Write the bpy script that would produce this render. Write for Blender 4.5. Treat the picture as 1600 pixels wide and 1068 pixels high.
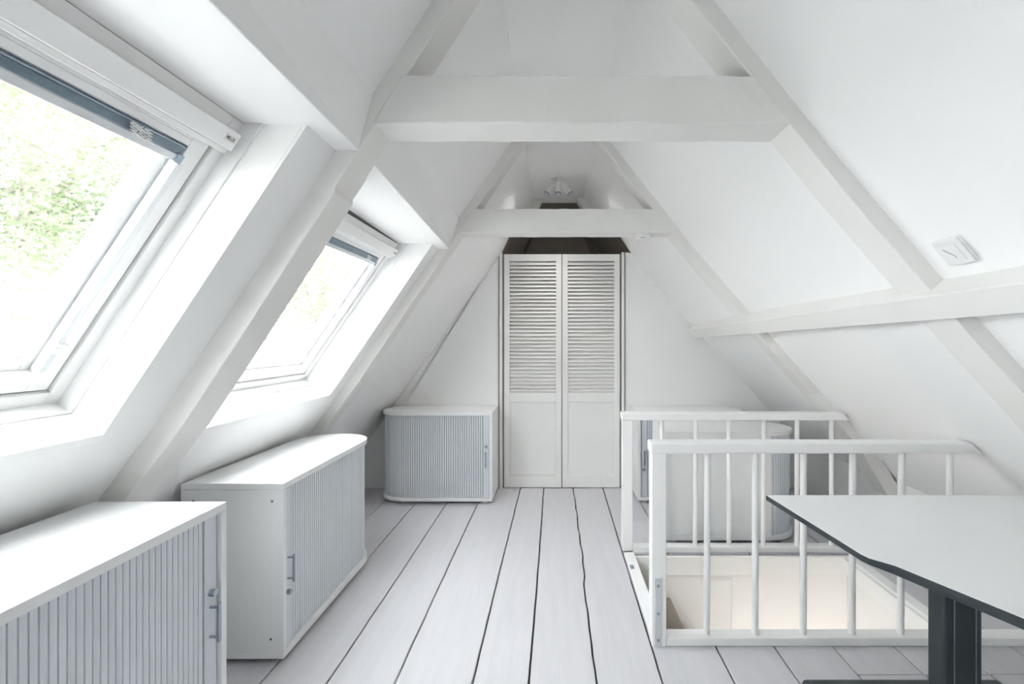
import bpy, bmesh, math, random
from mathutils import Vector, Matrix

for o in list(bpy.data.objects):
    bpy.data.objects.remove(o)
SC = bpy.context.scene
COL = SC.collection
random.seed(7)

# ------------------------------------------------------------------ camera, sky, exposure
EYE = 1.28
FPX = 740.0
cam_d = bpy.data.cameras.new('camera')
cam = bpy.data.objects.new('camera', cam_d)
COL.objects.link(cam)
cam.location = (0, 0, EYE)
cam.rotation_euler = (math.pi / 2, 0, 0)
cam_d.sensor_fit = 'HORIZONTAL'
cam_d.sensor_width = 36
cam_d.lens = FPX / 1600 * 36
cam_d.shift_x = -68 / 1600
cam_d.shift_y = -4 / 1600
cam_d.clip_start = 0.01
SC.camera = cam

world = bpy.data.worlds.new('sky')
SC.world = world
world.use_nodes = True
bg = world.node_tree.nodes['Background']
bg.inputs[0].default_value = (0.985, 0.99, 1.0, 1)
bg.inputs[1].default_value = 2.2

vs = SC.view_settings
vs.view_transform = 'Standard'
vs.look = 'None'
vs.gamma = 1
vs.use_curve_mapping = False
vs.exposure = 2.93

# ------------------------------------------------------------------ materials
def mat(name, col, rough=0.5, metal=0.0, var=0.03, scale=6.0, bump=0.0, bscale=60.0, stretch=(1, 1, 1), spec=0.4):
    m = bpy.data.materials.new(name)
    m.use_nodes = True
    nt = m.node_tree
    b = nt.nodes['Principled BSDF']
    b.inputs['Roughness'].default_value = rough
    b.inputs['Metallic'].default_value = metal
    b.inputs['Specular IOR Level'].default_value = spec
    tc = nt.nodes.new('ShaderNodeTexCoord')
    mp = nt.nodes.new('ShaderNodeMapping')
    mp.inputs['Scale'].default_value = stretch
    nt.links.new(tc.outputs['Object'], mp.inputs[0])
    nz = nt.nodes.new('ShaderNodeTexNoise')
    nz.inputs['Scale'].default_value = scale
    nz.inputs['Detail'].default_value = 4
    nt.links.new(mp.outputs[0], nz.inputs[0])
    rp = nt.nodes.new('ShaderNodeValToRGB')
    rp.color_ramp.elements[0].position = 0.3
    rp.color_ramp.elements[1].position = 0.7
    rp.color_ramp.elements[0].color = (col[0] * (1 - var), col[1] * (1 - var), col[2] * (1 - var), 1)
    rp.color_ramp.elements[1].color = (min(1, col[0] * (1 + var)), min(1, col[1] * (1 + var)), min(1, col[2] * (1 + var)), 1)
    nt.links.new(nz.outputs[0], rp.inputs[0])
    nt.links.new(rp.outputs[0], b.inputs['Base Color'])
    if bump:
        n2 = nt.nodes.new('ShaderNodeTexNoise')
        n2.inputs['Scale'].default_value = bscale
        n2.inputs['Detail'].default_value = 5
        nt.links.new(mp.outputs[0], n2.inputs[0])
        bp = nt.nodes.new('ShaderNodeBump')
        bp.inputs['Strength'].default_value = bump
        bp.inputs['Distance'].default_value = 0.004
        nt.links.new(n2.outputs[0], bp.inputs['Height'])
        nt.links.new(bp.outputs[0], b.inputs['Normal'])
    return m

M = {}
M['wall'] = mat('white_wall_paint', (0.925, 0.922, 0.916), 0.6, var=0.006, scale=2.5, bump=0.08, bscale=30)
M['beam'] = mat('beam_paint', (0.835, 0.825, 0.80), 0.45, var=0.012, scale=4, bump=0.22, bscale=22, stretch=(1, 1, 1))
M['door'] = mat('door_paint', (0.875, 0.865, 0.845), 0.45, var=0.012, scale=5)
M['joinery'] = mat('white_lacquer', (0.91, 0.908, 0.90), 0.3, var=0.005)
M['floor'] = mat('floor_paint', (0.60, 0.593, 0.62), 0.42, var=0.035, scale=5, bump=0.25, bscale=30, stretch=(6, 0.5, 1))
M['gap'] = mat('gap_dark', (0.06, 0.055, 0.05), 0.9)
M['melamine'] = mat('white_melamine', (0.84, 0.845, 0.848), 0.35, var=0.006)
M['tambour'] = mat('tambour_grey', (0.70, 0.733, 0.775), 0.4, var=0.008)
M['steel'] = mat('brushed_steel', (0.36, 0.40, 0.46), 0.3, metal=0.8, var=0.03)
M['galv'] = mat('galvanised', (0.70, 0.72, 0.74), 0.4, metal=0.3, var=0.04, scale=30)
M['dark'] = mat('dark_metal', (0.05, 0.065, 0.07), 0.28, metal=0.35, var=0.05)
M['black'] = mat('black_core', (0.03, 0.04, 0.045), 0.35)
M['tabletop'] = mat('tabletop_laminate', (0.82, 0.825, 0.83), 0.3, var=0.005)
M['plastic'] = mat('white_plastic', (0.84, 0.84, 0.83), 0.35, var=0.005)
M['blind'] = mat('blind_slats', (0.33, 0.42, 0.50), 0.35, metal=0.3, var=0.05)
M['dark_grey'] = mat('matt_dark', (0.10, 0.10, 0.10), 0.7)
M['cream'] = mat('stairwell_cream', (0.885, 0.87, 0.852), 0.55, var=0.015, scale=3)
M['carpet'] = mat('stair_carpet', (0.42, 0.37, 0.31), 0.95, var=0.3, scale=150, bump=0.5, bscale=200)
M['brown'] = mat('void_brown', (0.20, 0.18, 0.155), 0.8, var=0.12, scale=5)
M['brown2'] = mat('gable_boarding', (0.30, 0.27, 0.235), 0.8, var=0.08, scale=5)
M['bark'] = mat('bark', (0.17, 0.155, 0.135), 0.9, var=0.3, scale=8, bump=0.6, bscale=20)
M['ground'] = mat('street_ground', (0.45, 0.45, 0.43), 0.9, var=0.1, scale=0.5)
M['bulb'] = mat('bulb_glass', (0.75, 0.75, 0.76), 0.12, var=0.0)

def leaf_mat(name, col):
    m = mat(name, col, 0.5, var=0.25, scale=1.5)
    nt = m.node_tree
    b = nt.nodes['Principled BSDF']
    tr = nt.nodes.new('ShaderNodeBsdfTranslucent')
    rp = [n for n in nt.nodes if n.type == 'VALTORGB'][0]
    nt.links.new(rp.outputs[0], tr.inputs[0])
    mx = nt.nodes.new('ShaderNodeMixShader')
    mx.inputs[0].default_value = 0.45
    nt.links.new(b.outputs[0], mx.inputs[1])
    nt.links.new(tr.outputs[0], mx.inputs[2])
    nt.links.new(mx.outputs[0], nt.nodes['Material Output'].inputs[0])
    return m
M['leaf'] = leaf_mat('leaf_green', (0.14, 0.175, 0.10))

gl = bpy.data.materials.new('window_glass')
gl.use_nodes = True
nt = gl.node_tree
nt.nodes.remove(nt.nodes['Principled BSDF'])
tb = nt.nodes.new('ShaderNodeBsdfTransparent')
tb.inputs[0].default_value = (0.95, 0.97, 0.97, 1)
gb = nt.nodes.new('ShaderNodeBsdfGlossy')
gb.inputs['Roughness'].default_value = 0.02
mx = nt.nodes.new('ShaderNodeMixShader')
mx.inputs[0].default_value = 0.05
nt.links.new(tb.outputs[0], mx.inputs[1])
nt.links.new(gb.outputs[0], mx.inputs[2])
nt.links.new(mx.outputs[0], nt.nodes['Material Output'].inputs[0])
M['glass'] = gl

# ------------------------------------------------------------------ mesh helpers
class MB:
    def __init__(self):
        self.v = []
        self.f = []
    def poly(self, pts):
        n = len(self.v)
        self.v += [tuple(p) for p in pts]
        self.f.append(list(range(n, n + len(pts))))
    def loft(self, rings, cap=True):
        n = len(self.v)
        k = len(rings[0])
        for r in rings:
            self.v += [tuple(p) for p in r]
        for i in range(len(rings) - 1):
            for j in range(k):
                a = n + i * k + j
                b = n + i * k + (j + 1) % k
                self.f.append([a, b, b + k, a + k])
        if cap:
            self.f.append([n + j for j in range(k)][::-1])
            self.f.append([n + (len(rings) - 1) * k + j for j in range(k)])
        return self
    def box(self, x0, x1, y0, y1, z0, z1):
        return self.loft([[(x0, y0, z0), (x1, y0, z0), (x1, y1, z0), (x0, y1, z0)],
                          [(x0, y0, z1), (x1, y0, z1), (x1, y1, z1), (x0, y1, z1)]])
    def cyl(self, p0, p1, r0, r1=None, n=16):
        r1 = r0 if r1 is None else r1
        p0 = Vector(p0); p1 = Vector(p1)
        d = (p1 - p0).normalized()
        a = d.orthogonal().normalized(); b = d.cross(a)
        rings = []
        for p, r in ((p0, r0), (p1, r1)):
            rings.append([p + (a * math.cos(2 * math.pi * i / n) + b * math.sin(2 * math.pi * i / n)) * r for i in range(n)])
        return self.loft(rings)
    def tube(self, pts, rad, n=10):
        pts = [Vector(p) for p in pts]
        rings = []
        a = None
        for i, p in enumerate(pts):
            d = (pts[min(i + 1, len(pts) - 1)] - pts[max(i - 1, 0)]).normalized()
            if a is None:
                a = d.orthogonal().normalized()
            else:
                a = (a - d * a.dot(d)).normalized()
            b = d.cross(a)
            r = rad[i] if isinstance(rad, (list, tuple)) else rad
            rings.append([p + (a * math.cos(2 * math.pi * k / n) + b * math.sin(2 * math.pi * k / n)) * r for k in range(n)])
        return self.loft(rings)
    def slab(self, grid, off):
        R = len(grid); C = len(grid[0]); n = len(self.v)
        off = Vector(off)
        for row in grid:
            self.v += [tuple(p) for p in row]
        for row in grid:
            self.v += [tuple(Vector(p) + off) for p in row]
        def ix(i, j, s): return n + s * R * C + i * C + j
        for i in range(R - 1):
            for j in range(C - 1):
                self.f.append([ix(i, j, 0), ix(i, j + 1, 0), ix(i + 1, j + 1, 0), ix(i + 1, j, 0)])
                self.f.append([ix(i, j, 1), ix(i + 1, j, 1), ix(i + 1, j + 1, 1), ix(i, j + 1, 1)])
        for i in range(R - 1):
            for j in (0, C - 1):
                self.f.append([ix(i, j, 0), ix(i + 1, j, 0), ix(i + 1, j, 1), ix(i, j, 1)])
        for j in range(C - 1):
            for i in (0, R - 1):
                self.f.append([ix(i, j, 0), ix(i, j + 1, 0), ix(i, j + 1, 1), ix(i, j, 1)])
        return self
    def xf(self, fn):
        self.v = [tuple(fn(*p)) for p in self.v]
        return self
    def build(self, name, m, parent=None, bevel=0.0, smooth=False, seg=2):
        org = Vector((0, 0, 0))
        p = parent
        while p is not None:
            org += p.location
            p = p.parent
        me = bpy.data.meshes.new(name)
        me.from_pydata([(v[0] - org.x, v[1] - org.y, v[2] - org.z) for v in self.v], [], self.f)
        bm = bmesh.new(); bm.from_mesh(me)
        bmesh.ops.recalc_face_normals(bm, faces=bm.faces)
        bm.to_mesh(me); bm.free()
        me.materials.append(M[m])
        if smooth:
            me.shade_smooth()
            me.set_sharp_from_angle(angle=math.radians(40))
        o = bpy.data.objects.new(name, me)
        COL.objects.link(o)
        o.parent = parent
        if bevel:
            md = o.modifiers.new('bevel', 'BEVEL')
            md.width = bevel; md.segments = seg; md.limit_method = 'ANGLE'; md.angle_limit = math.radians(35)
        return o

def tag(o, label, cat=None, group=None, kind=None):
    o['label'] = label
    if cat: o['category'] = cat
    if group: o['group'] = group
    if kind: o['kind'] = kind
    return o

def thing(name, loc, label, cat=None, group=None, kind=None):
    o = bpy.data.objects.new(name, None)
    COL.objects.link(o)
    o.location = loc
    o.empty_display_size = 0.1
    return tag(o, label, cat, group, kind)

def interp(xs, ys, x):
    if x <= xs[0]: 
        i = 0
    elif x >= xs[-1]:
        i = len(xs) - 2
    else:
        i = max(k for k in range(len(xs) - 1) if xs[k] <= x)
    t = (x - xs[i]) / (xs[i + 1] - xs[i])
    return ys[i] + (ys[i + 1] - ys[i]) * t

# ------------------------------------------------------------------ roof shape: profile x(z) at trusses
T0, T1, T2, YB, T3, YE = -0.03, 1.46, 2.95, 4.083, 4.44, 5.3
YR = -1.7
TH = 0.135
ZC = 2.605
LZ = [0.25, 0.6, 1.0, 2.03, 2.605]
LP = {YR: [-1.79, -1.55, -1.245, -0.567, -0.20], T1: [-1.79, -1.55, -1.245, -0.567, -0.20],
      T2: [-1.84, -1.60, -1.305, -0.605, -0.212], YB: [-1.725, -1.475, -1.19, -0.46, -0.20],
      YE: [-1.725, -1.475, -1.19, -0.46, -0.20]}
RZ = [0.385, 0.654, 1.42, 1.854, 2.605]
RP = {YR: [2.15, 1.92, 1.235, 0.86, 0.268], T2: [2.15, 1.92, 1.235, 0.86, 0.268],
      YB: [2.095, 1.852, 1.158, 0.764, 0.268], YE: [2.095, 1.852, 1.158, 0.764, 0.268]}
def prof(P, Z, y, z):
    ks = sorted(P)
    vals = [interp(Z, P[k], z) for k in ks]
    return interp(ks, vals, y)
def Lx(y, z): return prof(LP, LZ, y, z)
def Rx(y, z): return prof(RP, RZ, y, z)
def steps(a, b, knots):
    return [a] + [k for k in sorted(knots) if a + 1e-4 < k < b - 1e-4] + [b]

def lining(mb, F, y0, y1, z0, z1, P, Z, off):
    ys = steps(y0, y1, list(P)); zs = steps(z0, z1, Z)
    mb.slab([[(F(y, z), y, z) for z in zs] for y in ys], off)

# window bays: (near, far, sill lining z, soffit z, window plane bottom, window plane top)
BAYS = [(0.25, 1.29, 1.021, 1.862, (-1.353, 1.103), (-0.843, 1.868)),
        (1.72, 2.80, 0.952, 1.845, (-1.481, 1.039), (-0.927, 1.846)),
        (-1.24, -0.20, 1.021, 1.862, (-1.353, 1.103), (-0.843, 1.868))]  # unseen bay behind the camera, added to let in more light
mb = MB()
OFF = (-0.05, 0, 0.03)
cur = YR
for (a, b, zs_, zt_, wb, wt) in sorted(BAYS):
    lining(mb, Lx, cur, a, 0.2, ZC, LP, LZ, OFF)
    lining(mb, Lx, a, b, 0.2, zs_, LP, LZ, OFF)
    lining(mb, Lx, a, b, 2.0, ZC, LP, LZ, OFF)
    cur = b
lining(mb, Lx, cur, YB, 0.2, ZC, LP, LZ, OFF)
lining(mb, Lx, YB - 0.001, 4.58, 2.36, ZC, LP, LZ, (-0.003, 0, 0))
lining(mb, lambda y, z: Lx(y, 0.25), YR, YB, -0.02, 0.26, LP, LZ, (-0.05, 0, 0))
wl = tag(mb.build('wall_left', 'wall'), 'white sloping roof wall with the two roof windows', kind='structure')

# reveals of the window recesses, children of the sloping wall
for (a, b, zs_, zt_, wb, wt) in BAYS:
    sv = Vector((wt[0] - wb[0], 0, wt[1] - wb[1])).normalized()
    nv = Vector((-sv.z, 0, sv.x))
    e = 0.13
    for y, dy in ((b - 0.001, 0.02), (a + 0.001, -0.02)):
        q = [(Lx(y, zt_) + 0.001, y, zt_ + 0.02), (wt[0] + nv.x * e, y, wt[1] + nv.z * e), (wb[0] + nv.x * e, y, wb[1] + nv.z * e), (Lx(y, zs_) + 0.001, y, zs_)]
        MB().loft([q, [(p[0], p[1] + dy, p[2]) for p in q]]).build('window_reveal', 'wall', wl)
        # raised lining strip next to the frame
        def pt(t, top):
            if top: c = Vector((wt[0], y, wt[1])); l = Vector((Lx(y, zt_), y, zt_))
            else: c = Vector((wb[0], y, wb[1])); l = Vector((Lx(y, zs_), y, zs_))
            return c + (l - c) * t
        sg = -1 if dy > 0 else 1
        q = [pt(-0.3, 1), pt(0.30, 1), pt(0.30, 0), pt(-0.3, 0)]
        MB().loft([q, [(p[0], p[1] + sg * 0.006, p[2]) for p in q]]).build('reveal_strip', 'joinery', wl)
    ia, ib = Lx(a, zs_), Lx(b, zs_)
    top = [(ia, a, zs_), (ib, b, zs_), (wb[0] + nv.x * e, b, wb[1] + nv.z * e), (wb[0] + nv.x * e, a, wb[1] + nv.z * e)]
    MB().loft([top, [(p[0] - 0.012, p[1], p[2] - 0.02) for p in top]]).build('window_sill', 'wall', wl)
    # strip along the sill edge at the frame
    c0 = Vector((wb[0], 0, wb[1])); c1 = Vector((ia, 0, zs_))
    d = (c1 - c0)
    q = [(c0 - d * 0.3), (c0 + d * 0.30)]
    up = Vector((-d.z, 0, d.x)).normalized()
    if up.z < 0: up = -up
    r0 = [q[0], q[1], q[1] + up * 0.006, q[0] + up * 0.006]
    MB().loft([[(p.x, a, p.z) for p in r0], [(p.x, b, p.z) for p in r0]]).build('reveal_strip', 'joinery', wl)

# boxed purlin above the windows (vertical face and window head soffit)
def head_box(y0, s0, y1, s1):
    def ring(y, s): return [(s[0], y, 2.03), (s[1], y, s[2]), (s[3] , y, s[2] + 0.006), (s[3] + 0.02, y, 2.06)]
    return MB().loft([ring(y0, s0), ring(y1, s1)]).build('window_head_casing', 'wall', wl, bevel=0.003)
head_box(T0 + TH, (Lx(1, 2.03) + .003, -0.580, 1.862, -0.93), T1 + 0.01, (Lx(T1, 2.03) + .003, -0.608, 1.862, -0.93))
head_box(T1 + TH - .01, (Lx(1.6, 2.03) + .003, -0.6065, 1.862, -1.02), T2 + 0.01, (Lx(T2, 2.03) + .003, -0.662, 1.84, -1.02))
head_box(T0 - 1.49 + TH, (Lx(-1, 2.03) + .003, -0.580, 1.862, -0.93), T0 + 0.01, (Lx(T0, 2.03) + .003, -0.608, 1.862, -0.93))

mb = MB()
lining(mb, Rx, YR, YB, 0.33, ZC, RP, RZ, (0.05, 0, 0.03))
lining(mb, Rx, YB - 0.001, 4.58, 2.36, ZC, RP, RZ, (0.003, 0, 0))
lining(mb, lambda y, z: Rx(y, 0.385), YR, YB, -0.02, 0.386, RP, RZ, (0.05, 0, 0))
wr = tag(mb.build('wall_right', 'wall'), 'white sloping roof wall on the stairwell side', kind='structure')
tag(MB().box(-0.27, 0.33, YR, 4.60, ZC, ZC + 0.04).build('ceiling', 'wall'), 'narrow flat white ceiling strip along the ridge', kind='structure')

# back wall, two halves beside the louvre doors
mb = MB()
DX0, DX1, DZ = -0.447, 0.557, 2.014
Lp = [(Lx(YB, z) - 0.02, z) for z in (0.25, 0.6, 1.0, 2.02)]
for y0, y1 in ((YB, YB + 0.06),):
    p = [(DX0 - 0.045, -0.01), (-1.76, -0.01)] + Lp + [(DX0 - 0.045, 2.03)]
    mb.loft([[(x, y0, z) for x, z in p], [(x, y1, z) for x, z in p]])
    Rp = [(Rx(YB, z) + 0.02, z) for z in (0.385, 0.654, 1.42, 1.854, 2.02)]
    p = [(DX1 + 0.045, -0.01), (2.12, -0.01)] + Rp + [(DX1 + 0.045, 2.03)]
    mb.loft([[(x, y0, z) for x, z in p], [(x, y1, z) for x, z in p]])
wb_ = tag(mb.build('wall_back', 'wall'), 'white end wall on both sides of the louvred doors', kind='structure')
for k, x in enumerate((DX0 - 0.036, DX1 + 0.012)):
    t = MB().box(x, x + 0.024, YB - 0.012, YB + 0.07, 0, 2.03).build('door_post', 'door', wb_, bevel=0.003)
MB().box(DX0 - 0.062, DX0 - 0.046, YB - 0.006, YB, 0, 2.0).build('door_casing', 'door', wb_)
MB().box(DX1 + 0.046, DX1 + 0.062, YB - 0.006, YB, 0, 2.0).build('door_casing', 'door', wb_)

# storage void behind the doors
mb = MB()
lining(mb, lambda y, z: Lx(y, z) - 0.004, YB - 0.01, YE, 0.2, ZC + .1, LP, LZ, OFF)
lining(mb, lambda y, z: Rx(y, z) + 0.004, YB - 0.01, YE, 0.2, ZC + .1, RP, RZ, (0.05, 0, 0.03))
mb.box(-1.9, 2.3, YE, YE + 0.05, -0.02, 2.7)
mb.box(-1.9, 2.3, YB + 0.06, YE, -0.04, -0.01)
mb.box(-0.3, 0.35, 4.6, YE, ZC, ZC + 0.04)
ws_ = tag(mb.build('wall_storage', 'brown'), 'dark brown roof void above and behind the louvred doors', kind='structure')  # even brown lining; the slopes near the ridge continue in white
p = [(-0.46, 1.9), (0.52, 1.9), (0.30, 2.45), (-0.24, 2.45)]
MB().loft([[(x, YE - 0.03, z) for x, z in p], [(x, YE - 0.001, z) for x, z in p]]).build('gable_board', 'brown2', ws_)
tag(MB().box(-1.9, 2.25, YR - 0.05, YR, -0.02, 2.7).build('wall_rear', 'wall'), 'plain white gable wall behind the camera', kind='structure')

# ------------------------------------------------------------------ trusses
PRO_L, PRO_R = 0.066, 0.07
def rafter(F, side, y, pro, extra, parent, nm='rafter'):
    zs = [0.02, 0.3, 0.6, 0.8, 1.0, 1.25, 1.5, 1.735, 1.75, 2.03, 2.3, ZC - 0.001]
    rings = []
    rnd = random.Random(int(y * 100) + (1 if side > 0 else 0))
    for z in zs:
        base = 0.30 if side < 0 else 0.39
        lx = F(y, max(z, base))
        p = pro + (extra if z < 1.74 else 0) + rnd.uniform(-.003, .003)
        xo = lx - (-side) * 0.0
        a = lx + side * 0.03
        b = lx - side * p
        rings.append([(a, y, z), (b, y, z), (b, y + TH, z), (a, y + TH, z)])
    return MB().loft(rings).build(nm, 'beam', parent, bevel=0.004)
for i, (y, lab, tie) in enumerate(((T1, 'nearest white painted roof truss with a heavy tie beam', True),
                                   (T2, 'white roof truss with the smoke detector under its tie beam', True),
                                   (T3, 'farthest roof truss, above the louvred doors', False),
                                   (T0, 'white roof truss beside the camera', False))):
    r = thing('roof_truss', (0, y, 0), lab, kind='structure')
    if y != T3:
        rafter(Lx, -1, y, PRO_L, 0.018 if i == 0 else 0.0, r)
        rafter(Rx, 1, y, PRO_R, 0.0, r)
    else:
        for F, sd in ((Lx, -1), (Rx, 1)):
            rings = []
            for z in (2.36, 2.45, ZC - .001):
                x = F(y, z)
                rings.append([(x + sd * .03, y, z), (x - sd * .075, y, z), (x - sd * .075, y + .12, z), (x + sd * .03, y + .12, z)])
            MB().loft(rings).build('rafter', 'beam', r, bevel=0.003)
    if tie:
        z0, z1 = 1.945, 2.093
        rnd = random.Random(i)
        rings = []
        N = 24
        for k in range(N + 1):
            t = k / N
            e0 = (Lx(y, z0) + PRO_L - 0.012) * (1 - t) + (Rx(y, z0) - PRO_R + 0.012) * t
            e1 = (Lx(y, z1) + PRO_L - 0.012) * (1 - t) + (Rx(y, z1) - PRO_R + 0.012) * t
            j = lambda s=0.0018: rnd.uniform(-s, s)
            rings.append([(e0, y - 0.002 + j(), z0 + j()), (e0, y + TH + 0.004 + j(), z0 + j()), (e1, y + TH + 0.004, z1 + j()), (e1, y - 0.002 + j(), z1 + j())])
        MB().loft(rings).build('tie_beam', 'beam', r, bevel=0.005)

# purlin along the right slope
def purl_ring(y, cx, cz, w=0.094, d=0.10):
    sd = Vector((0.655, 0, -0.755)); nn = Vector((0.755, 0, 0.655))
    c = Vector((cx, y, cz))
    return [c - sd * w / 2, c + sd * w / 2, c + sd * w / 2 + nn * d, c - sd * w / 2 + nn * d]
rings = []
for k in range(13):
    t = k / 12
    y = (YB - 0.005) * (1 - t) + (-1.0) * t
    rings.append(purl_ring(y, 1.165, interp([-1.0, 1.18, YB], [1.40, 1.383, 1.325], y) + random.uniform(-.002, .002)))
tag(MB().loft(rings).build('purlin', 'beam', None, bevel=0.004), 'long white horizontal purlin crossing the right roof slope', kind='structure')

# ------------------------------------------------------------------ floor boards
SX0, SX1, SY0, SY1 = 0.47, 1.72, 2.035, 2.80
fl = thing('floor', (0, 0, 0), 'pale grey painted floor of wide wooden planks', kind='structure')
mb = MB()
mb.box(-1.95, SX0 - .03, YR, YB + .1, -0.06, -0.022)
mb.box(SX0 - .03, 2.3, YR, SY0, -0.06, -0.022)
mb.box(SX0 - .03, 2.3, SY1, YB + .1, -0.06, -0.022)
mb.box(SX1, 2.3, SY0, SY1, -0.06, -0.022)
mb.build('subfloor', 'gap', fl)  # even dark sheet below the planks, visible through the seams
seams = [-1.95, -1.85, -1.60, -1.349, -1.098, -0.854, -0.603, -0.306, -0.101, 0.1545, 0.405, 0.668, 0.91, 1.16, 1.41, 1.66, 1.90, 2.15]
def seam_x(i, y):
    rnd = random.Random(i * 7919 + int(round(y * 50)))
    w = 0.0012 if i != 9 else 0.0035
    drift = 0.004 * math.sin(y * 1.3 + i * 2.1)
    if i == 9:
        drift += 0.006 * math.sin(y * 2.3) + (0.006 if 2.5 < y < 2.9 else 0)
    return seams[i] + drift + rnd.uniform(-w, w)
def plank(i, y0, y1, cl=None, cr=None):
    n = max(2, int((y1 - y0) / 0.08))
    rings = []
    dz = random.Random(i).uniform(-0.0012, 0.0012)
    g = 0.0040 if 4 <= i <= 11 else 0.0034
    for k in range(n + 1):
        y = y0 + (y1 - y0) * k / n
        a = (seam_x(i, y) + g) if cl is None else cl
        b = (seam_x(i + 1, y) - g) if cr is None else cr
        rings.append([(a, y, -0.024), (b, y, -0.024), (b, y, -0.0015 + dz), (b - 0.002, y, dz), (a + 0.002, y, dz), (a, y, -0.0015 + dz)])
    MB().loft(rings).build('plank', 'floor', fl)
for i in range(len(seams) - 1):
    a, b = seams[i], seams[i + 1]
    if b <= SX0:
        plank(i, YR, YB + 0.02)
    elif a >= SX1:
        plank(i, YR, YB + 0.02)
    else:
        near_end = SY0 - 0.03
        if 1.1 < a < 1.7:
            plank(i, YR, 1.808); plank(i, 1.812, near_end)
        else:
            plank(i, YR, near_end)
        plank(i, SY1 + 0.03, YB + 0.02)
        if b > SX1 + 0.1:
            plank(i, SY0 - 0.03, SY1 + 0.03, cl=SX1 + 0.05)

# ------------------------------------------------------------------ stairwell
sw = thing('stairwell', (0, 0, 0), 'cream lined stairwell opening behind the white balusters', kind='structure')
ZS = -2.6
MB().box(SX0 - 0.03, SX1 + 0.03, SY1, SY1 + 0.03, ZS, -0.024).build('stairwell_panel', 'cream', sw)
MB().box(SX0 - 0.03, SX1 + 1.0, SY0 - 0.03, SY0, ZS, -0.024).build('stairwell_panel', 'cream', sw)
MB().box(SX1, SX1 + 0.03, SY0, SY1, -0.9, -0.024).build('stairwell_panel', 'cream', sw)
MB().box(SX0 - 0.03, SX0, SY0, SY1, ZS, -0.05).build('stairwell_panel', 'cream', sw)
MB().box(SX0, SX1 + 1.0, SY0, SY1, ZS - 0.03, ZS).build('landing', 'cream', sw)
MB().box(SX1 + 0.97, SX1 + 1.0, SY0, SY1, ZS, -0.7).build('stairwell_panel', 'cream', sw)
MB().box(SX1, SX1 + 1.0, SY1, SY1 + .03, ZS, -0.7).build('stairwell_panel', 'cream', sw)
MB().box(SX1 + .03, SX1 + 1.0, SY0, SY1, -0.73, -0.7).build('stairwell_panel', 'cream', sw)
# header boards and trims round the opening
MB().box(SX0, SX1, SY1 - 0.022, SY1, -0.105, 0.004).build('header_board', 'cream', sw, bevel=0.003)
MB().box(SX1 - 0.016, SX1 + 0.045, SY0, SY1 - 0.016, -0.10, 0.012).build('header_board', 'joinery', sw, bevel=0.004)
MB().box(SX1 - 0.03, SX1 - 0.016, SY0, SY1 - 0.016, -0.03, -0.004).build('header_board', 'joinery', sw, bevel=0.003)
kb = MB().box(0.408, SX0, SY0 - 0.03, SY1 + 0.03, -0.2, 0.012).build('kerb', 'joinery', sw, bevel=0.005)
MB().box(0.416, 0.436, 2.62, 2.66, 0.012, 0.016).build('latch_plate', 'steel', kb)
# vertical joint strip on the far panel
MB().box(1.04, 1.046, SY1 - 0.004, SY1, -2.4, -0.105).build('panel_joint', 'cream', sw)

st = thing('staircase', (SX0, SY0, ZS), 'steep carpeted stair dropping into the stairwell', 'staircase')
nst = 11
for k in range(nst):
    z = -0.22 * (k + 1)
    x = SX0 + 0.155 * k
    if x + 0.2 > SX1 + 0.95: break
    MB().box(x + 0.002, x + 0.20, SY0 + 0.035, SY1 - 0.04, z - 0.035, z).build('tread', 'carpet', st, bevel=0.008)
for y in (SY0 + 0.004, SY1 - 0.036):
    p = [(SX0 + 0.002, -0.06), (SX0 + 0.10, -0.06), (SX0 + 1.70, -2.33), (SX0 + 1.70, ZS + 0.001), (SX0 + 1.52, ZS + 0.001), (SX0 + 0.002, -0.42)]
    MB().loft([[(x, y, z) for x, z in p], [(x, y + 0.03, z) for x, z in p]]).build('stringer', 'cream', st, bevel=0.003)

hl = thing('added_stair_light', (1.35, SY0, -1.0), 'unseen globe light added to brighten the stairwell', 'lamp')  # added out of view to brighten the stairwell, no known lamp here
MB().cyl((1.35, SY0, -1.0), (1.35, SY0 + 0.02, -1.0), 0.05).build('added_light_plate', 'plastic', hl)
bm_ = MB()
for k in range(1, 9):
    pass
rings = []
for k in range(9):
    th = math.pi * (0.04 + 0.92 * k / 8)
    rings.append([(1.35 + 0.06 * math.sin(th) * math.cos(a), SY0 + 0.085 + 0.06 * math.sin(th) * math.sin(a), -1.0 + 0.06 * math.cos(th)) for a in [2 * math.pi * q / 16 for q in range(16)]])
lm = bpy.data.materials.new('added_glow'); lm.use_nodes = True
lm.node_tree.nodes['Principled BSDF'].inputs['Emission Color'].default_value = (1, 0.96, 0.92, 1)
lm.node_tree.nodes['Principled BSDF'].inputs['Emission Strength'].default_value = 9
M['globe'] = lm
MB().loft(rings).build('globe', 'globe', hl, smooth=True)

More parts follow.
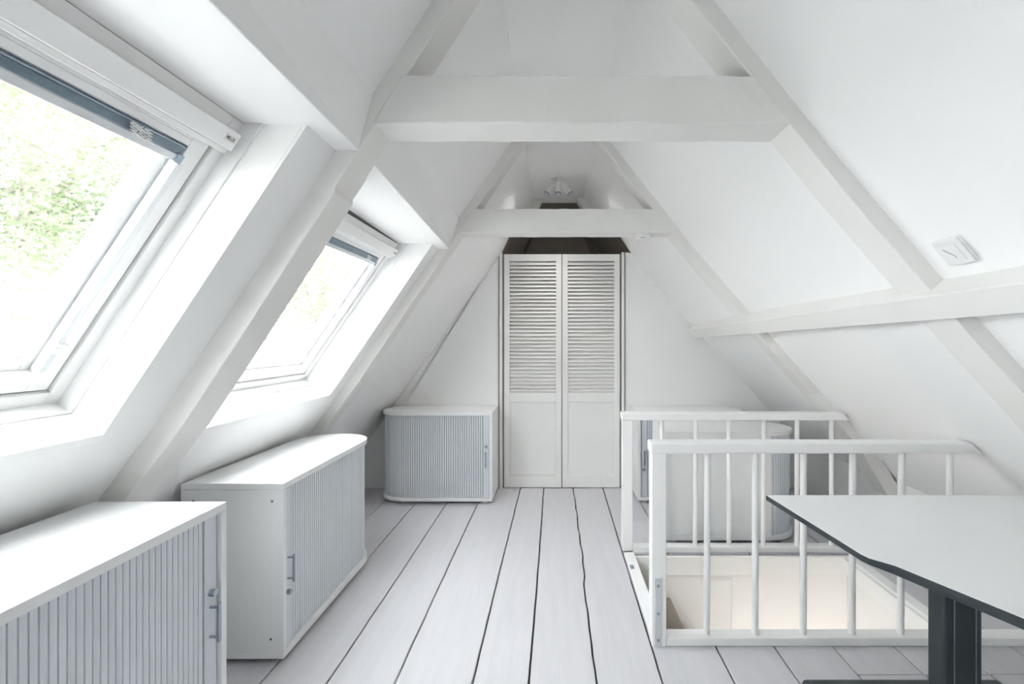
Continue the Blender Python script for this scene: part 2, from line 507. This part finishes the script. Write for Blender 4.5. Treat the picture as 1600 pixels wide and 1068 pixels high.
# ------------------------------------------------------------------ balustrades
def balustrade(y, x1t, px_list, yp, lab):
    s = y / FPX
    zt = 0.85 if y < 2.4 else 0.84
    r = thing('balustrade', (0.41, y, 0), lab, 'railing', 'stairwell balustrades')
    MB().box(0.402, 0.462, y - 0.012, y + 0.052, -0.002 if y < 2.4 else 0.012, zt - 0.045).build('post', 'joinery', r, bevel=0.003)
    # top rail, cut to the roof slope at its end
    zb = zt - 0.045
    e0, e1 = x1t, x1t - 0.045
    MB().loft([[(0.396, y - 0.02, zb), (e0, y - 0.02, zb), (e0, y + 0.06, zb), (0.396, y + 0.06, zb)],
               [(0.396, y - 0.02, zt), (e1, y - 0.02, zt), (e1, y + 0.06, zt), (0.396, y + 0.06, zt)]]).build('top_rail', 'joinery', r, bevel=0.006)
    MB().box(0.462, SX1 + 0.30 if y < 2.4 else SX1 + 0.15, y - 0.012, y + 0.052, 0.001, 0.036).build('bottom_rail', 'joinery', r, bevel=0.004)
    for x in px_list:
        MB().cyl((x, y + 0.02, 0.034), (x + random.uniform(.0, .006), y + 0.02, zb + 0.003), 0.0135, n=14).build('baluster', 'joinery', r, smooth=True)
    return r
YN, YF = 1.986, 2.85
s = (YN + 0.02) / FPX
near = balustrade(YN, 1.775, [(p - 868) * s for p in (1104, 1180, 1255, 1331, 1407, 1483)], None, 'nearer white balustrade with round balusters, in front of the stairwell')
s = (YF + 0.02) / FPX
far = balustrade(YF, 1.765, [(p - 868) * s for p in (1034, 1086, 1139, 1192.5, 1245, 1299)], None, 'farther white balustrade behind the stairwell, before the white cabinet backs')
br = MB().box(0.414, 0.441, YN - 0.017, YN - 0.012, -0.001, 0.285).build('angle_bracket', 'galv', near, bevel=0.001)
for z in (0.03, 0.14, 0.255):
    MB().cyl((0.4275, YN - 0.0195, z), (0.4275, YN - 0.016, z), 0.006, n=10).build('screw', 'steel', br)

# ------------------------------------------------------------------ cabinets
def cabinet(T, L, D, H, lab, lock_z, handle_z, single_slats=False, group=None, cat='cabinet'):
    base = Vector(T(L / 2, D / 2, 0))
    r = thing('tambour_cabinet', (base.x, base.y, 0), lab, cat, 'white tambour cabinets')
    R = D / 2
    def outline(inset, n=22):
        pts = [(0, inset), (L - R, inset)]
        for k in range(1, n):
            a = -math.pi / 2 + math.pi * k / n
            pts.append((L - R + (R - inset) * math.cos(a), R + (R - inset) * math.sin(a)))
        pts += [(L - R, D - inset), (0, D - inset)]
        return pts
    def plate(inset, z0, z1, u0=0.0):
        o = outline(inset)
        o = [(max(u, u0), d) for u, d in o]
        return MB().loft([[T(u, d, z0) for u, d in o], [T(u, d, z1) for u, d in o]])
    plate(0, H - 0.025, H).build('top_panel', 'melamine', r, bevel=0.0015)
    plate(0, 0.022, 0.05).build('base_panel', 'melamine', r, bevel=0.0015)
    m = MB().box(0, 0.022, 0.0, D, 0.05, H - 0.0255).xf(T)
    ep = m.build('end_panel', 'melamine', r, bevel=0.001)
    for d, z in ((0.045, H - 0.07), (D - 0.05, H - 0.07), (0.05, 0.10), (D - 0.05, 0.10)):
        MB().cyl((-0.0012, d, z), (0.001, d, z), 0.0045, n=10).xf(T).build('screw_cap', 'dark_grey', ep)
    MB().box(0.022, L - R, D - 0.02, D - 0.004, 0.05, H - 0.0255).xf(T).build('back_panel', 'melamine', r)
    # tambour path: along the front, round the end
    ins = 0.014
    lead0, lead1 = 0.026, 0.072
    ls = MB().box(lead0, lead1, ins - 0.002, ins + 0.008, 0.051, H - 0.026).xf(T).build('lead_slat', 'tambour', r)
    path = []
    pitch = 0.0175
    S1 = L - R - lead1 - 0.003
    tot = S1 + math.pi * (R - ins)
    n = int(tot / pitch)
    pitch = tot / n
    def pp(sv, out):
        if sv <= S1:
            return (lead1 + 0.003 + sv, ins - out)
        a = -math.pi / 2 + (sv - S1) / (R - ins)
        q = R - ins + out
        return (L - R + q * math.cos(a), R + q * math.sin(a))
    zz0, zz1 = 0.051, H - 0.026
    def slat(mb, k):
        s0 = k * pitch
        g0 = 0.0007 if single_slats else 0.0011
        pr = [(g0, -0.005), (g0 + 0.0011, -0.0003), (pitch * 0.5, 0.0006), (pitch - g0 - 0.0011, -0.0003), (pitch - g0, -0.005)]
        o = [pp(s0 + a, b) for a, b in pr]
        i2 = [pp(s0 + a, -0.008) for a, b in (pr[-1], pr[0])]
        loop = o + i2
        mb.loft([[T(u, d, zz0) for u, d in loop], [T(u, d, zz1) for u, d in loop]])
        return mb
    if single_slats:
        for k in range(n):
            slat(MB(), k).build('slat', 'tambour', r)
    else:
        mb = MB()
        for k in range(n):
            slat(mb, k)
        o = mb.build('tambour_shutter', 'tambour', r)
        o['label'] = 'grey ribbed tambour shutter'
        o['kind'] = 'stuff'
    # inner liner so that no light passes between slats
    mb = MB()
    N = 30
    pts = [pp(tot * k / N, -0.010) for k in range(N + 1)]
    pts2 = [pp(tot * k / N, -0.012) for k in range(N + 1)][::-1]
    mb.loft([[T(u, d, zz0) for u, d in pts + pts2], [T(u, d, zz1) for u, d in pts + pts2]])
    mb.build('shutter_backing', 'dark_grey', r)
    # handle and lock on the lead slat
    hu = 0.050
    hb = MB()
    for z in handle_z:
        hb.cyl((hu, ins - 0.002, z), (hu, ins - 0.026, z), 0.004, n=10)
    hb.box(hu - 0.005, hu + 0.005, ins - 0.031, ins - 0.024, handle_z[0] - 0.012, handle_z[1] + 0.012)
    hb.xf(T).build('handle', 'steel', ls)
    lk = MB().cyl((hu - 0.002, ins - 0.001, lock_z), (hu - 0.002, ins - 0.017, lock_z), 0.0105, n=18).xf(T).build('lock', 'steel', ls)
    for u, d in ((0.06, 0.05), (0.06, D - 0.05), (L - R, 0.05), (L - R, D - 0.05)):
        MB().cyl((u, d, 0.0), (u, d, 0.022), 0.018, n=14).xf(T).build('foot', 'plastic', r)
    return r
# nearest, under the large window
cabinet(lambda u, d, z: (-0.975 - d, 1.404 - u, z), 0.95, 0.39, 0.80,
        'nearest white cabinet with grey tambour shutter under the large roof window', 0.556, (0.43, 0.515), single_slats=True)
cabinet(lambda u, d, z: (-1.071 - d, 1.865 + u, z), 0.99, 0.405, 0.713,
        'white round-ended tambour cabinet under the smaller roof window, showing its screwed end panel', 0.262, (0.315, 0.40))
cabinet(lambda u, d, z: (-0.492 - u, 3.676 + d, z), 0.905, 0.40, 0.713,
        'white tambour cabinet against the end wall, left of the louvred doors', 0.445, (0.30, 0.395))
cabinet(lambda u, d, z: (0.692 + u, 3.385 - d, z), 0.87, 0.42, 0.70,
        'white cabinet with its plain back turned to the far balustrade', 0.262, (0.31, 0.40))
cabinet(lambda u, d, z: (0.645 + u, 3.70 + d, z), 0.87, 0.375, 0.713,
        'white tambour cabinet against the end wall, right of the louvred doors', 0.262, (0.31, 0.40))

# ------------------------------------------------------------------ louvred doors
def louvre_door(name, x0, x1, knob_x, lab):
    y0, y1 = YB - 0.004, YB + 0.026
    z0, z1 = 0.006, DZ
    r = thing(name, (x0, YB, 0), lab, 'door', kind='structure')
    sw_ = 0.048
    MB().box(x0, x0 + sw_, y0, y1, z0, z1).build('stile', 'door', r, bevel=0.002)
    MB().box(x1 - sw_, x1, y0, y1, z0, z1).build('stile', 'door', r, bevel=0.002)
    a, b = x0 + sw_, x1 - sw_
    for za, zb in ((z0, 0.105), (0.745, 0.825), (1.955, z1)):
        MB().box(a, b, y0 + 0.001, y1 - 0.001, za, zb).build('rail', 'door', r, bevel=0.002)
    MB().box(a, b, y0 + 0.012, y1 - 0.004, 0.105, 0.745).build('panel', 'door', r)
    for q in ((a, a + 0.012, 0.105, 0.745), (b - 0.012, b, 0.105, 0.745)):
        MB().box(q[0], q[1], y0 + 0.005, y0 + 0.012, q[2], q[3]).build('panel_moulding', 'door', r, bevel=0.003)
    for q in ((0.105, 0.117), (0.733, 0.745)):
        MB().box(a + .012, b - .012, y0 + 0.005, y0 + 0.012, q[0], q[1]).build('panel_moulding', 'door', r, bevel=0.003)
    n = 35
    zz0, zz1 = 0.828, 1.952
    pitch = (zz1 - zz0) / n
    proto = None
    for k in range(n):
        zc = zz0 + pitch * (k + 0.5)
        if proto is None:
            c, s_ = math.cos(math.radians(50)), math.sin(math.radians(50))
            hw, ht = 0.0178, 0.0032
            yc = (y0 + y1) / 2
            ring = []
            for u, w in ((-hw, -ht), (hw, -ht), (hw, ht), (-hw, ht)):
                # slat leans: lower edge towards the room
                ring.append((yc + u * c - w * s_, u * s_ + w * c))
            proto = MB().loft([[(a, y, zc + z) for y, z in ring], [(b, y, zc + z) for y, z in ring]]).build('louvre', 'door', r, bevel=0.001)
            z_ref = zc
        else:
            o = proto.copy(); COL.objects.link(o); o.parent = r
            o.location = (0, 0, zc - z_ref)
    kn = MB()
    kn.cyl((knob_x, y0, 1.065), (knob_x, y0 - 0.012, 1.065), 0.006, n=12)
    kn.cyl((knob_x, y0 - 0.012, 1.065), (knob_x, y0 - 0.026, 1.065), 0.011, 0.013, n=14)
    kn.build('knob', 'plastic', r, smooth=True)
mid = (DX0 + DX1) / 2
louvre_door('door_1', DX0 + 0.003, mid - 0.003, mid - 0.024, 'left leaf of the white louvred cupboard doors')
louvre_door('door_2', mid + 0.003, DX1 - 0.003, mid + 0.024, 'right leaf of the white louvred cupboard doors')

# ------------------------------------------------------------------ roof windows and blinds
def roof_window(idx, bay, lab, full=True, clip_s=0.06):
    (ya, yb, zs_, zt_, wb, wt) = bay
    B = Vector((wb[0], 0, wb[1])); Tt = Vector((wt[0], 0, wt[1]))
    S = (Tt - B).length
    sv = (Tt - B).normalized(); nv = Vector((-sv.z, 0, sv.x))
    r = thing('window_%d' % idx, (wb[0], (ya + yb) / 2, wb[1]), lab, 'window', kind='structure')
    def P(y, s_, n_):
        p = B + sv * s_ + nv * n_
        return (p.x, y, p.z)
    def bar(name, y0, y1, s0, s1, n0, n1, m, par=r, bevel=0.002):
        mb = MB().box(y0, y1, s0, s1, n0, n1).xf(lambda a, b, c: P(a, b, c))
        return mb.build(name, m, par, bevel=bevel)
    def rect(name, y0, y1, s0, s1, w, n0, n1, m, par=r, ws=None):
        ws = ws or w
        bar(name, y0, y0 + w, s0, s1, n0, n1, m, par); bar(name, y1 - w, y1, s0, s1, n0, n1, m, par)
        bar(name, y0 + w, y1 - w, s0, s0 + ws, n0, n1, m, par); bar(name, y0 + w, y1 - w, s1 - ws, s1, n0, n1, m, par)
    g = 0.004
    bar('gap_shade', yb - 0.006, yb - 0.0015, 0, S - 0.002, 0.004, 0.10, 'dark_grey', bevel=0)  # dark strips stand in for the shade in gaps around the frame
    bar('gap_shade', ya + 0.0015, ya + 0.006, 0, S - 0.002, 0.004, 0.10, 'dark_grey', bevel=0)
    bar('gap_shade', ya + 0.002, yb - 0.002, -0.004, 0.006, 0.004, 0.10, 'dark_grey', bevel=0)
    bar('gap_shade', ya + 0.002, yb - 0.002, S - 0.006, S + 0.02, 0.002, 0.06, 'dark_grey', bevel=0)
    rect('frame', ya + g, yb - g, g, S - 0.004, 0.040, 0.0, 0.12, 'joinery')
    # dark strips painting the shade in the gap between frame and sash
    rect('gap_shade', ya + .042, yb - .042, 0.042, S - 0.05, 0.008, 0.03, 0.10, 'dark_grey')
    rect('sash', ya + 0.049, yb - 0.049, 0.049, S - 0.058, 0.052, 0.008, 0.095, 'joinery')
    bar('sash', ya + 0.10, yb - 0.10, S - 0.130, S - 0.110, 0.009, 0.094, 'joinery')
    y0, y1, s0, s1 = ya + 0.101, yb - 0.101, 0.101, S - 0.130
    rect('glazing_bead', y0 - .002, y1 + .002, s0 - .002, s1 + .002, 0.026, 0.030, 0.08, 'joinery')
    rect('spacer', y0 + .02, y1 - .02, s0 + .02, s1 - .02, 0.010, 0.048, 0.062, 'galv')
    bar('pane', y0 + .015, y1 - .015, s0 + .015, s1 - .015, 0.050, 0.056, 'glass', bevel=0)
    # ventilation bar across the top
    if full:
        vb = bar('ventilation_bar', ya + 0.03, yb - 0.03, S - 0.085, S - 0.034, -0.034, 0.0, 'joinery', bevel=0.003)
        bar('ventilation_lip', ya + 0.03, yb - 0.03, S - 0.100, S - 0.086, -0.022, 0.0, 'joinery', vb)
        lab_ = bar('maker_plate', yb - 0.075, yb - 0.034, S - 0.066, S - 0.046, -0.0350, -0.034, 'plastic', vb, bevel=0)
        cu = bpy.data.curves.new('maker_text', 'FONT'); cu.body = 'VELUX'; cu.size = 0.014; cu.extrude = 0.0003
        to = bpy.data.objects.new('tmp', cu); COL.objects.link(to)
        bpy.context.view_layer.update()
        me = bpy.data.meshes.new_from_object(to.evaluated_get(bpy.context.evaluated_depsgraph_get()))
        bpy.data.objects.remove(to)
        org = r.location
        for v in me.vertices:
            x, y, z = v.co
            p = P(yb - 0.073 + x * 0.72, S - 0.061 + y, -0.0352 - z)
            v.co = (p[0] - org.x, p[1] - org.y, p[2] - org.z)
        me.materials.clear(); me.materials.append(M['dark_grey'])
        t = bpy.data.objects.new('maker_text', me); COL.objects.link(t); t.parent = vb
        # venetian blind raised to the top of the sash
        bl = thing('venetian_blind', P((ya + yb) / 2, s1, 0), 'raised blue-grey venetian blind on the %s roof window' % ('larger, nearer' if idx == 1 else 'smaller, farther'), 'blind', 'venetian blinds')
        k0 = s1 - 0.004
        bar('head_rail', y0 + .002, y1 - .002, k0 - 0.005, k0, 0.004, 0.028, 'blind', bl)
        for k in range(8):
            q = k0 - 0.006 - k * 0.0023
            bar('slat', y0 + .004, y1 - .004, q - 0.0013, q, 0.003, 0.026, 'blind', bl, bevel=0)
        q = k0 - 0.006 - 8 * 0.0023
        bar('bottom_rail', y0 + .002, y1 - .002, q - 0.020, q - 0.001, 0.000, 0.026, 'galv', bl)
        bar('end_cap', y1 - .022, y1 - .003, q - 0.021, q + 0.002, -0.003, 0.0, 'blind', bl)
        # side guide rails and slider
        bar('guide_rail', y1 - .006, y1 + .012, s0 + .01, q - .022, 0.002, 0.026, 'galv', bl)
        bar('guide_rail', y0 - .012, y0 + .006, s0 + .01, q - .022, 0.002, 0.026, 'galv', bl)
        bar('slider', y1 - .016, y1 + .018, s0 + clip_s, s0 + clip_s + .026, -0.008, 0.006, 'plastic', bl)
        rnd = random.Random(3)
        cb = MB()
        for k in range(3):
            yy = y1 - 0.16 + k * 0.018
            pts = []
            for j in range(14):
                pts.append(P(yy + 0.012 * math.sin(j * 1.9 + k) + j * 0.0015, k0 - 0.003 - 0.0019 * j, 0.0005 - 0.004 * abs(math.sin(j * 1.3))))
            cb.tube(pts, 0.0016, 6)
        cb.build('cord', 'plastic', bl)
    return r
roof_window(1, BAYS[0], 'larger, nearer roof window in the left slope', clip_s=0.07)
roof_window(2, BAYS[1], 'smaller, farther roof window in the left slope', clip_s=0.36)
roof_window(3, BAYS[2], 'unseen roof window behind the camera, added to light the room', full=False)

# ------------------------------------------------------------------ table
ZT = 0.72
tb_ = thing('conference_table', (1.35, 1.6, 0), 'pale grey table top with black edge on a dark column leg', 'table')
A = [(0.758, 1.705), (0.797, 1.237), (0.803, 1.215), (0.831, 1.167), (0.932, 0.942), (1.13, 0.50), (1.74, 0.50), (1.74, 1.705)]
def inset_poly(P, d):
    out = []
    n = len(P)
    for i in range(n):
        p0 = Vector(P[i - 1]); p1 = Vector(P[i]); p2 = Vector(P[(i + 1) % n])
        e1 = (p1 - p0).normalized(); e2 = (p2 - p1).normalized()
        n1 = Vector((-e1.y, e1.x)); n2 = Vector((-e2.y, e2.x))
        b = (n1 + n2); b = b / max(0.3, (1 + n1.dot(n2)))
        out.append(p1 + b * d)
    return out
ctr = Vector((1.3, 1.1))
test = inset_poly(A, 0.01)
sgn = 1 if (Vector(test[0]) - ctr).length < (Vector(A[0]) - ctr).length else -1
In = inset_poly(A, 0.013 * sgn); In1 = inset_poly(A, 0.001 * sgn)
Ai = [In1[0], In1[1], In1[2]] + In[3:6] + In1[6:]
MB().loft([[(p[0], p[1], ZT - 0.0012) for p in Ai], [(p[0], p[1], ZT) for p in Ai]]).build('table_top', 'tabletop', tb_)
MB().loft([[(p[0], p[1], ZT - 0.018) for p in In1], [(p[0], p[1], ZT - 0.016) for p in A], [(p[0], p[1], ZT - 0.008 if 3 <= k <= 5 else ZT - 0.0025) for k, p in enumerate(A)],
           [(p[0], p[1], ZT - 0.0013) for p in Ai]]).build('table_edge', 'black', tb_)
MB().box(1.303, 1.435, 1.588, 1.664, 0.05, ZT - 0.02).build('column', 'dark', tb_, bevel=0.012, seg=4)
for x in (1.335, 1.408):
    MB().box(x, x + 0.0025, 1.5855, 1.589, 0.05, ZT - 0.03).build('column_groove', 'steel', tb_)
MB().box(0.885, 1.60, 1.585, 1.715, 0.0, 0.058).build('foot', 'dark', tb_, bevel=0.018, seg=4)
MB().box(1.0, 1.68, 1.56, 1.69, ZT - 0.05, ZT - 0.02).build('crossbar', 'dark', tb_, bevel=0.003)
MB().box(1.33, 1.41, 0.6, 1.56, ZT - 0.05, ZT - 0.02).build('crossbar', 'dark', tb_, bevel=0.003)
MB().box(1.303, 1.435, 0.62, 0.696, 0.05, ZT - 0.02).build('column', 'dark', tb_, bevel=0.012, seg=4)
MB().box(1.05, 1.68, 0.60, 0.72, 0.0, 0.05).build('foot', 'dark', tb_, bevel=0.018, seg=4)

# ------------------------------------------------------------------ ceiling spots, smoke detector, switch
LY, LXc = 3.86, 0.022
lp = thing('spot_lamp', (LXc, LY, ZC), 'white three-headed spotlight on the ridge ceiling', 'lamp')
MB().cyl((LXc, LY, ZC), (LXc, LY, ZC - 0.022), 0.072, 0.066, n=32).build('ceiling_plate', 'plastic', lp, smooth=True)
for dx, dy, tx, ty, en in ((-0.05, 0.0, -0.62, -0.30, 0.5), (0.0, -0.045, -0.03, -0.25, 5.0), (0.05, 0.0, 0.70, -0.25, 0.5)):
    p0 = Vector((LXc + dx, LY + dy, ZC - 0.02)); p1 = p0 + Vector((0, 0, -0.055))
    MB().cyl(p0, p1, 0.007, n=10).build('arm', 'plastic', lp)
    d = Vector((tx, ty, -1)).normalized()
    q0 = p1 - d * 0.012; q1 = p1 + d * 0.080
    h = MB().cyl(q0, q1, 0.021, 0.024, n=20).build('spot_head', 'plastic', lp, smooth=True)
    MB().cyl(q1, q1 + d * 0.008, 0.0255, n=20).build('ring', 'steel', h)
    MB().cyl(q1 + d * 0.004, q1 + d * 0.0115, 0.020, 0.017, n=20).build('bulb', 'bulb', h)
    sl = bpy.data.lights.new('added_spot_light', 'SPOT'); sl.energy = en; sl.spot_size = math.radians(115); sl.spot_blend = 1.0  # added light: the fixture looks switched off, lit to brighten the back
    sl.shadow_soft_size = 0.03; sl.color = (1, 0.97, 0.93)
    so = bpy.data.objects.new('added_spot_light', sl); COL.objects.link(so); so.parent = lp
    so.location = (q1 + d * 0.02) - lp.location
    so.rotation_euler = d.to_track_quat('-Z', 'Y').to_euler()

dx_, dy_ = 0.555, T2 + 0.062
sd = thing('smoke_detector', (dx_, dy_, 1.945), 'round white smoke detector under the farther tie beam', 'detector')
MB().cyl((dx_, dy_, 1.946), (dx_, dy_, 1.934), 0.056, n=32).build('base', 'plastic', sd, smooth=True)
MB().cyl((dx_, dy_, 1.934), (dx_, dy_, 1.908), 0.051, 0.040, n=32).build('cover', 'plastic', sd, smooth=True)
for k in range(2):
    MB().box(dx_ - 0.02 + k * 0.014, dx_ - 0.012 + k * 0.014, dy_ - 0.047, dy_ - 0.044, 1.917, 1.921).build('vent', 'dark_grey', sd)

c = Vector((Rx(1.338, 1.537), 1.338, 1.537))
dn = Vector((Rx(1.338, 1.437) - Rx(1.338, 1.637), 0, -0.2)).normalized()
inn = Vector((dn.z, 0, -dn.x))
if inn.x > 0: inn = -inn
ls_ = thing('light_switch', c, 'square white surface-mounted light switch on the right roof slope', 'switch')
def SP(a, b, h):
    p = c + Vector((0, 1, 0)) * a + dn * b + inn * h
    return (p.x, p.y, p.z)
MB().box(-0.041, 0.041, -0.041, 0.041, 0, 0.010).xf(SP).build('back_box', 'plastic', ls_, bevel=0.003)
MB().box(-0.0425, 0.0425, -0.0425, 0.0425, 0.010, 0.019).xf(SP).build('cover_frame', 'plastic', ls_, bevel=0.004)
rk = MB().box(-0.030, 0.030, -0.030, 0.030, 0.019, 0.022).xf(SP).build('rocker', 'plastic', ls_, bevel=0.002)
pts = [SP(0.004 + 0.010 * math.cos(t * 0.35), -0.018 + 0.0036 * t, 0.0222) for t in range(11)]
MB().tube(pts, 0.0007, 6).build('rocker_line', 'dark_grey', rk)

# ------------------------------------------------------------------ outside: ground and trees
tag(MB().box(-70, 2, -40, 80, -7.2, -7.0).build('ground', 'ground'), 'grey ground far below the windows', kind='structure')
def tree(cx, cy, cz, rad, n, seed, lab, leaf=0.075):
    rnd = random.Random(seed)
    r = thing('tree', (cx, cy, -7.0), lab, 'tree', 'trees outside')
    MB().tube([(cx, cy, -7.0), (cx + .15, cy, -4), (cx - .1, cy + .1, cz - rad * .4), (cx, cy, cz + rad * 0.5)], [0.28, 0.22, 0.15, 0.05], 10).build('trunk', 'bark', r, smooth=True)
    blobs = []
    for k in range(34):
        while True:
            v = Vector((rnd.uniform(-1, 1), rnd.uniform(-1, 1), rnd.uniform(-1, 1)))
            if 0.25 < v.length < 1: break
        blobs.append((Vector((cx + v.x * rad, cy + v.y * rad, cz + v.z * rad * 0.95)), rad * rnd.uniform(0.16, 0.34)))
    for k in range(9):
        b = blobs[k][0]
        st_ = Vector((cx, cy, cz - rad * rnd.uniform(0, .6)))
        m_ = (st_ + b) / 2 + Vector((0, 0, -0.15))
        MB().tube([st_, m_, b], [0.07, 0.045, 0.015], 6).build('branch', 'bark', r)
    mb = MB()
    for k in range(n):
        c_, br_ = blobs[k % len(blobs)]
        p = c_ + Vector((rnd.gauss(0, 1), rnd.gauss(0, 1), rnd.gauss(0, 0.8))) * br_ * 0.6
        a = Vector((rnd.uniform(-1, 1), rnd.uniform(-1, 1), rnd.uniform(-0.6, 0.6))).normalized()
        b = a.orthogonal().normalized()
        b = (b * math.cos(k) + a.cross(b) * math.sin(k))
        l = leaf * rnd.uniform(0.6, 1.2)
        up = a.cross(b) * l * 0.12
        i = len(mb.v)
        mb.v += [tuple(p - a * l / 2), tuple(p + b * l * .3 + up), tuple(p + a * l / 2), tuple(p - b * l * .3 + up)]
        mb.f += [[i, i + 1, i + 2], [i, i + 2, i + 3]]
    o = mb.build('foliage', 'leaf', r)
    o['kind'] = 'stuff'
tree(-6.6, 6.0, 4.1, 2.9, 34000, 1, 'leafy green tree seen through the larger roof window')
tree(-6.4, 13.0, 2.9, 2.4, 20000, 2, 'leafy green tree seen through the smaller roof window')
